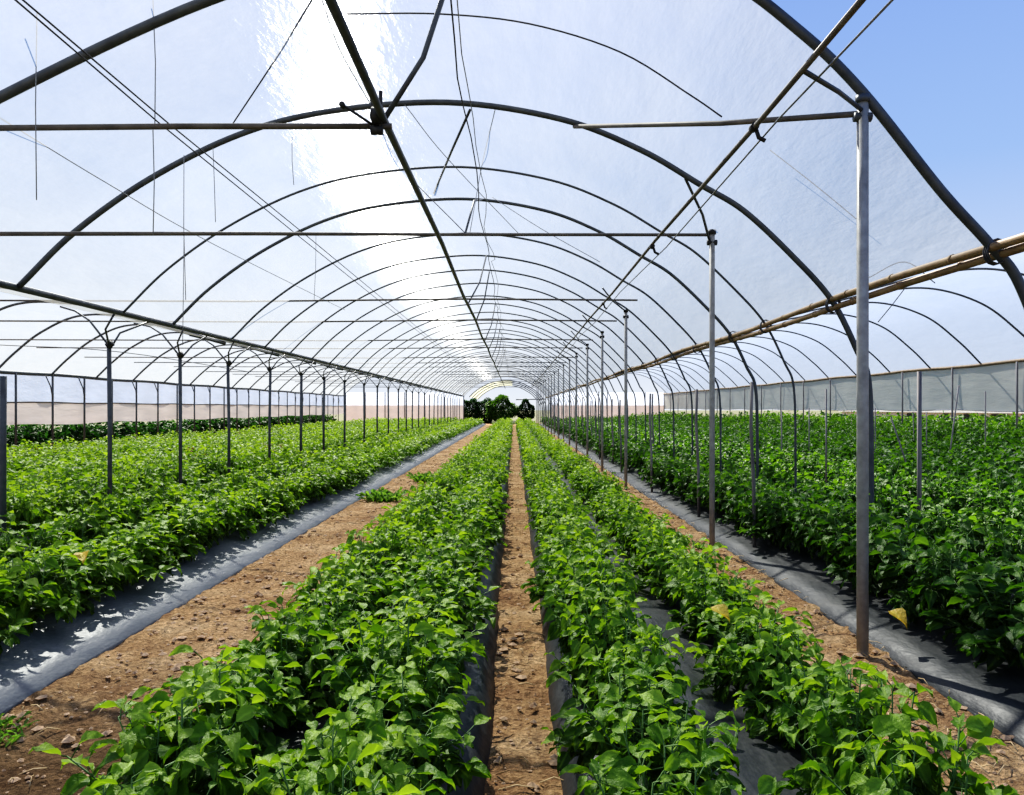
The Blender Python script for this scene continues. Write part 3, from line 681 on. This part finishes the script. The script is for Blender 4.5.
def make_plant(seed, branches=9, per=10, hgt=0.44, rad=0.27, size=0.105, hi=True, stems=True):
    r = np.random.default_rng(seed)
    V, Fc, C = [], [], []
    st = MB()
    root = np.array([0, 0, 0.0])
    if stems: st.tube([(0, 0, -0.05), (0.004, 0.003, 0.08), (0, 0, 0.16)], 0.009, 5)
    for b in range(branches):
        az = 2 * math.pi * (b * 0.382 + r.uniform(-.05, .05))
        rr = rad * math.sqrt((b + 0.6) / branches) * r.uniform(0.75, 1.1)
        zt = hgt * (1.0 - (0.30 if b % 3 else 0.62) * (rr / rad) ** 2) * r.uniform(0.86, 1.06)
        if b % 4 == 3:
            rr = rad * r.uniform(0.85, 1.0); zt = hgt * r.uniform(0.16, 0.36)
        tip = np.array([math.cos(az) * rr, math.sin(az) * rr, zt])
        p0 = np.array([0, 0, r.uniform(0.04, 0.14)])
        mid = (p0 + tip) / 2 + np.array([math.cos(az), math.sin(az), 0]) * 0.04
        if stems: st.tube([p0, mid, tip], 0.005, 4, r2=0.0025)
        for k in range(per):
            t = 0.26 + 0.76 * k / (per - 1)
            t = min(t, 1.0)
            q = (1 - t) ** 2 * p0 + 2 * t * (1 - t) * mid + t * t * tip
            la = r.uniform(0, 2 * math.pi) if t > 0.8 else az + r.normal(0, 1.25)
            young = (k / (per - 1)) ** 2
            el = r.uniform(-0.75, 0.30) + 0.50 * young
            d = np.array([math.cos(la) * math.cos(el), math.sin(la) * math.cos(el), math.sin(el)])
            ln = size * r.uniform(0.75, 1.25) * (1.0 - 0.45 * young * r.uniform(0.5, 1))
            pet = 0.035 * r.uniform(0.5, 1.4)
            base = q + d * pet + np.array([0, 0, r.uniform(-.01, .02)])
            up = np.array([r.normal(0, .5), r.normal(0, .5), 1.0])
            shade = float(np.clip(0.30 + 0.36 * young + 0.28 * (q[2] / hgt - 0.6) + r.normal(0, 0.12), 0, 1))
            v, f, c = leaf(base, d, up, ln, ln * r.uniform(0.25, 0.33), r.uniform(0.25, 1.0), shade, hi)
            n = len(V)
            V += v; C += c; Fc += [tuple(i + n for i in q4) for q4 in f]
            if stems and hi: st.tube([q, base], 0.0022, 3, caps=False)
    return np.array(V), Fc, np.array(C), st
def leaf_mesh(name, V, Fc, C, mat):
    me = bpy.data.meshes.new(name)
    Fa = np.asarray(Fc, dtype=np.int32)
    nf, k = Fa.shape
    me.vertices.add(len(V)); me.vertices.foreach_set('co', np.asarray(V, np.float32).ravel())
    me.loops.add(nf * k); me.loops.foreach_set('vertex_index', Fa.ravel())
    me.polygons.add(nf); me.polygons.foreach_set('loop_start', np.arange(0, nf * k, k, dtype=np.int32))
    me.update(calc_edges=True)
    me.polygons.foreach_set('use_smooth', np.ones(nf, bool))
    a = me.attributes.new('lf', 'FLOAT_COLOR', 'POINT'); a.data.foreach_set('color', np.asarray(C, np.float32).ravel())
    me.materials.append(mat); me.validate(); me.update()
    return me

ROWS = [  # x, height scale, width scale, wording, row number
    (-0.46, 1.0, 1.0, 'first row left of central path'), (0.47, 0.98, 0.92, 'first row right of central path'),
    (-1.03, 1.0, 0.95, 'second row left of central path'), (1.20, 0.98, 0.92, 'second row right of central path'),
    (2.76, 1.25, 1.2, 'row just behind right posts'), (3.62, 1.25, 1.15, 'second row behind right posts'),
    (-3.10, 1.0, 1.12, 'row bordering left dirt strip'), (-3.92, 1.12, 1.15, 'second row beyond left dirt strip'),
    (-5.25, 1.2, 1.15, 'third row beyond left dirt strip'), (-5.98, 1.2, 1.15, 'fourth row beyond left dirt strip'),
    (4.95, 1.25, 1.15, 'third row behind right posts'), (5.68, 1.3, 1.15, 'fourth row behind right posts'),
    (-7.35, 1.05, 1.15, None), (-8.1, 1.05, 1.15, None), (-9.4, 1.05, 1.2, None), (-10.2, 1.05, 1.2, None), (-11.5, 1.05, 1.2, None), (-12.2, 1.1, 1.2, None),
    (6.95, 1.35, 1.2, None), (7.7, 1.4, 1.2, None), (8.9, 1.5, 1.2, None), (9.65, 1.6, 1.2, None), (10.8, 1.75, 1.25, None), (11.6, 1.9, 1.25, None), (12.7, 2.05, 1.3, None), (13.4, 2.1, 1.3, None),
    (15.5, 2.1, 1.4, None), (17.0, 2.2, 1.4, None),
]
plants = []
for ri, (x, hs, ws, word) in enumerate(ROWS):
    y = 1.55 + random.uniform(0, .2)
    step = 0.38 if abs(x) < 4.5 else 0.45
    k = 0
    while y < (YEND if abs(x) < 14 else 55):
        gap = random.random() < 0.03 and abs(x) > 1.3
        if not gap:
            plants.append(dict(row=ri, x=x + random.gauss(0, 0.035), y=y + random.gauss(0, 0.03), h=hs * random.uniform(0.84, 1.14), w=ws * random.uniform(0.88, 1.12), a=random.uniform(0, 6.28), word=word))
        y += step * (1.0 if y < 25 else 1.15 if y < 45 else 1.35)
def inframe(p, marg=0):
    return abs(p['x'] / p['y']) * F < 512 + marg + 0.25 * F / p['y'] and (H - 0.2) * F / p['y'] < 387 + 0.75 * F / p['y']
vis = [p for p in plants if abs(p['x'] / p['y']) * F < 540 + 1.0 * F / p['y']]
near = sorted([p for p in vis if p['word'] and inframe(p)], key=lambda p: p['y'] + 0.35 * abs(p['x']))[:298]
nid = set(id(p) for p in near)
rest = [p for p in vis if id(p) not in nid]

protos = []
VARS = 9
for k in range(VARS):
    V, Fc, C, stm = make_plant(100 + k, branches=16 + k % 3, per=13, rad=0.29, size=0.107)
    protos.append((leaf_mesh('foliage', V, Fc, C, M['leaf']), stm.mesh('stem')))
for f, s in protos: s.materials.append(M['stem'])
deep = []
for f, s in protos:
    g = f.copy(); g.materials.clear(); g.materials.append(M['leaf_deep']); deep.append(g)
yv, yf, yc = leaf(np.array([0, 0, 0.0]), np.array([0.6, -0.7, -0.1]), np.array([0, -0.25, 1.0]), 0.13, 0.045, 0.5, 0.6)
ymesh = leaf_mesh('yellow_leaf', yv, yf, yc, M['leaf_yellow'])
proto_objs = []
for k, (fm, sm) in enumerate(protos):
    r0 = bpy.data.objects.new('pepper_plant', None); r0.empty_display_size = 0.1
    f0 = bpy.data.objects.new('foliage', fm); s0 = bpy.data.objects.new('stem', sm)
    f0.parent = r0; s0.parent = r0
    proto_objs.append((r0, f0, s0))
count = {}
near.sort(key=lambda p: (p['row'], p['y']))
rowtot = {}
def ylist(target, p): return abs(p['x'] - target[0]) < 0.3 and abs(p['y'] - target[1]) < 0.21
YEL = [(1.20, 4.2, (-.24, -.18, .40)), (2.76, 4.75, (-.40, -.1, .10)), (-3.10, 5.4, (.1, -.2, .40))]
yused = set()
for p in near:
    n = count[p['row']] = count.get(p['row'], 0) + 1
    vi = random.randrange(VARS)
    r0, f0, s0 = proto_objs[vi]
    r = r0.copy(); f = f0.copy(); s = s0.copy()
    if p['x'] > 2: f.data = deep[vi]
    for o in (r, f, s): COL.objects.link(o)
    f.parent = r; s.parent = r
    r.location = (p['x'], p['y'], BED_Z - 0.005); r.rotation_euler = (0, 0, p['a']); r.scale = (p['w'], p['w'], p['h'])
    yl = None
    for t in YEL:
        if t not in yused and ylist(t, p):
            yused.add(t); yl = t; break
    if yl:
        o = bpy.data.objects.new('yellow_leaf', ymesh); COL.objects.link(o); o.parent = r
        M4 = Matrix.Rotation(-p['a'], 4, 'Z')
        o.location = M4 @ Vector(yl[2]); o.rotation_euler = (0, 0, -p['a'] + random.uniform(-.4, .4)); o['label'] = 'yellowed leaf'
    if n <= 8: lab = f'leafy pepper plant, {ORD[n]} from near end of {p["word"]}'
    elif p['y'] < 7.9: lab = f'pepper plant past the eighth, before second tall post, in {p["word"]}'
    else: lab = f'pepper plant past the eighth, beyond second tall post, in {p["word"]}'
    if yl: lab = f'pepper plant with a yellowed leaf in the {p["word"]}'
    tag(r, lab, 'pepper plant', f'pepper plants of the {p["word"]}')

# every plant farther off: one object
def mass(name, items, variants, mat, label, cat, z0=BED_Z):
    Vs, Fs, Cs, n = [], [], [], 0
    for p in items:
        lv = 0 if p['y'] < 30 else 1
        V, Fc, C = variants[lv][random.randrange(len(variants[lv]))]
        c, s = math.cos(p['a']), math.sin(p['a'])
        W_ = np.stack([(V[:, 0] * c - V[:, 1] * s) * p['w'] + p['x'], (V[:, 0] * s + V[:, 1] * c) * p['w'] + p['y'], V[:, 2] * p['h'] + p.get('z', z0)], 1)
        Vs.append(W_); Fs.append(Fc + n); n += len(V)
        C2 = C.copy(); C2[:, 0] = np.clip(C2[:, 0] + random.gauss(0, 0.06), 0, 1); Cs.append(C2)
    me = leaf_mesh(name, np.concatenate(Vs), np.concatenate(Fs), np.concatenate(Cs), mat)
    o = bpy.data.objects.new(name, me); COL.objects.link(o)
    return tag(o, label, cat, kind='stuff')
def lowvar(seed, b, per, size, **kw):
    V, Fc, C, _ = make_plant(seed, branches=b, per=per, size=size, hi=False, stems=False, **kw)
    return V, np.asarray(Fc), C
LV = [[lowvar(300 + k, 13, 8, 0.135, rad=0.29) for k in range(6)], [lowvar(400 + k, 8, 6, 0.17, rad=.3) for k in range(5)]]
mass('pepper_crop', [p for p in rest if p['x'] < 2], LV, M['leaf'], 'bright green mass of distant pepper plants in the central and left rows', 'pepper crop')
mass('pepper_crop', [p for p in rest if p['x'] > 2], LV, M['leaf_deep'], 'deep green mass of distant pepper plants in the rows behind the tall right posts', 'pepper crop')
# dry brown growth near the left wall, hedge outside the left curtain
dry = [dict(x=random.uniform(-15.0, -12.9), y=random.uniform(16, 66), h=random.uniform(.35, .7), w=random.uniform(.8, 1.3), a=random.uniform(0, 6), z=0.0) for _ in range(170)]
mass('dry_undergrowth', dry, LV, M['leaf_dry'], 'brown dried growth along the foot of the left side wall', 'dry weeds')
hedge = [dict(x=random.uniform(-18.6, -16.6), y=random.uniform(17, 72), h=random.uniform(1.7, 2.6), w=random.uniform(1.7, 2.4), a=random.uniform(0, 6), z=0.0) for _ in range(260)]
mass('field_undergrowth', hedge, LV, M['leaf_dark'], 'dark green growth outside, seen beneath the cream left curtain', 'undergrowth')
hedge = [dict(x=random.uniform(18.0, 22), y=random.uniform(14, 60), h=random.uniform(2.0, 2.7), w=random.uniform(1.7, 2.4), a=random.uniform(0, 6), z=0.0) for _ in range(240)]
mass('field_undergrowth', hedge, LV, M['leaf_deep'], 'green growth outside, seen beneath the grey-green right curtain', 'undergrowth')
bb = [dict(x=-6.0 + random.gauss(0, .25), y=15.2 + random.gauss(0, .3), h=random.uniform(1.1, 1.4), w=1.0, a=random.uniform(0, 6), z=0.1) for _ in range(1)]
for i, b in enumerate([(-6.6, 15.6), (-5.6, 17.8)]):
    V, Fc, C, stm = make_plant(900 + i, 8, 8, size=.1)
    t = thing('dried_plant', (b[0], b[1], BED_Z), ['browned dried plant among the green left rows, the nearer', 'browned dried plant among the green left rows, the farther'][i], 'dried plant')
    o = bpy.data.objects.new('foliage', leaf_mesh('foliage', V * np.array([1.2, 1.2, 1.25]), Fc, C, M['leaf_dry'])); COL.objects.link(o); o.parent = t
    o = bpy.data.objects.new('stem', stm.mesh('stem')); o.data.materials.append(M['stem']); COL.objects.link(o); o.parent = t
# weeds
def weed(x, y, n, h, spread, label, mat, z=0.0):
    t = thing('weed_clump', (x, y, z), label, 'weed')
    V, Fc, C = [], [], []
    for _ in range(n):
        az = random.uniform(0, 6.28); rr = spread * math.sqrt(random.random())
        b = np.array([math.cos(az) * rr, math.sin(az) * rr, 0]); q = random.uniform(0, 6.28)
        v, f, c = leaf(b, np.array([math.cos(q) * .5, math.sin(q) * .5, random.uniform(.5, 1.3)]), np.array([-math.cos(q), -math.sin(q), .5]), h * random.uniform(.5, 1.2), h * random.uniform(.05, .12), random.uniform(.3, 1.0), random.random())
        k = len(V); V += v; C += c; Fc += [tuple(i + k for i in e) for e in f]
    o = bpy.data.objects.new('blades', leaf_mesh('blades', V, Fc, C, mat)); COL.objects.link(o); o.parent = t
weed(-2.42, 3.42, 130, 0.09, 0.20, 'low green grass weed on the dark soil at the near left corner', M['weed'])
weed(-2.12, 12.3, 160, 0.22, 0.28, 'pale green weed clump growing out of the wide left dirt strip', M['weed'])
weed(-1.75, 15.5, 120, 0.22, 0.3, 'pale green weed on the left dirt strip, beyond the nearer clump', M['weed'])
weed(1.98, 8.1, 40, 0.09, 0.06, 'small green weed at the foot of the second tall post', M['weed'])

# ------------------------------------------------------------------ the far end
def bush(name, x, y, w, h, n, mat, label, lsize=.16, seed=1, cat='shrub'):
    r = np.random.default_rng(seed)
    t = thing(name, (x, y, 0), label, cat)
    V, Fc, C = [], [], []
    for _ in range(n):
        u = r.normal(0, 1, 3); u /= np.linalg.norm(u)
        k = r.uniform(0.55, 1.0) ** 0.5
        lob = 1 + 0.22 * math.sin(u[0] * 5 + seed) * math.cos(u[2] * 4)
        b = np.array([u[0] * w * k * lob, u[1] * w * 0.7 * k * lob, h * 0.52 + u[2] * h * 0.5 * k * lob])
        b[2] = max(b[2], 0.05)
        d = u + r.normal(0, .5, 3); d[2] -= .2
        v, f, c = leaf(b, d, np.array([r.normal(0, .3), r.normal(0, .3), 1]), lsize * r.uniform(.7, 1.3), lsize * .32, r.uniform(.2, .9), float(np.clip(r.normal(.4, .2), 0, 1)), False)
        q = len(V); V += v; C += c; Fc += [tuple(i + q for i in e) for e in f]
    o = bpy.data.objects.new('foliage', leaf_mesh('foliage', V, Fc, C, mat)); COL.objects.link(o); o.parent = t
    mb = MB(); mb.tube([(x, y, -.1), (x + .05, y, h * .3), (x, y, h * .6)], 0.07, 7, r2=0.03)
    for k in range(4):
        a = k * 1.6; mb.tube([(x + .04, y, h * .25), (x + math.cos(a) * w * .3, y + math.sin(a) * w * .2, h * .5), (x + math.cos(a) * w * .6, y + math.sin(a) * w * .4, h * .75)], 0.035, 5, r2=.015)
    mb.build('trunk', M['earthwall'], t)
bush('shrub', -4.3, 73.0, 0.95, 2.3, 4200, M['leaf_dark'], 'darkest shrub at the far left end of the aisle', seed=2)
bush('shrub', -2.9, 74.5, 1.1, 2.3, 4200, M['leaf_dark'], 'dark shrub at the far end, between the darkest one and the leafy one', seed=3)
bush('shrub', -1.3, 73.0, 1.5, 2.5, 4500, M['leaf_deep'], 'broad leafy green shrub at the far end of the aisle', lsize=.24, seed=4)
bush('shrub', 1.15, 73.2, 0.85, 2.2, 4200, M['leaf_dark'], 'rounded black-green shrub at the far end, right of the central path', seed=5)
# second tunnel beyond
for i, y in enumerate([77.0, 82.0, 88.0, 95.0]):
    MBt = MB(); MBt.tube([(x, y, z) for x, z in arch_curve(ARCH)], 0.05, 6)
    tag(MBt.build('roof_hoop', M['steel_dark'], loc=(3.26, y, 0)), f'hoop of the small tunnel beyond the far end, {ORD[i + 1]} in depth', 'roof hoop', 'hoops of the tunnel beyond')
fc = film_part(ARCH); fc = resample(fc[fc[:, 0] < -0.2], 20)
loft([(77.0, fc), (82.0, fc), (88.0, fc), (95.0, fc)], 'ceiling', M['film_cream'], 'cream film over the left half of the tunnel beyond the far end')
pole('tie_bar', [(0.2, 77, 2.35), (3.2, 77, 2.4)], 0.05, 'steel_dark', 'dark rail across the right half of the tunnel beyond', 'tie bar')
# low white wall with dark openings outside the right curtain
t = thing('low_building', (24.5, 40, 0), 'low white outbuilding with dark openings, beneath the right curtain', 'building')
mb = MB(); mb.box((25.0, 42, 0.62), (0.8, 30, 1.24)); mb.build('wall', M['white'], t, smooth=False)
mb = MB(); mb.box((25.0, 42, 1.29), (1.2, 30.4, 0.10)); mb.build('roof', M['white'], t, smooth=False)
for y, w in ((41.0, 1.0), (43.2, .5), (38.5, 1.3), (36.4, .8), (47, 1.0), (33.5, 1.2)):
    mb = MB(); mb.box((24.58, y, 0.85), (0.06, w, 0.62)); mb.build('opening', M['black'], t, smooth=False)

for o in bpy.data.objects:
    if '_org' in o: del o['_org']
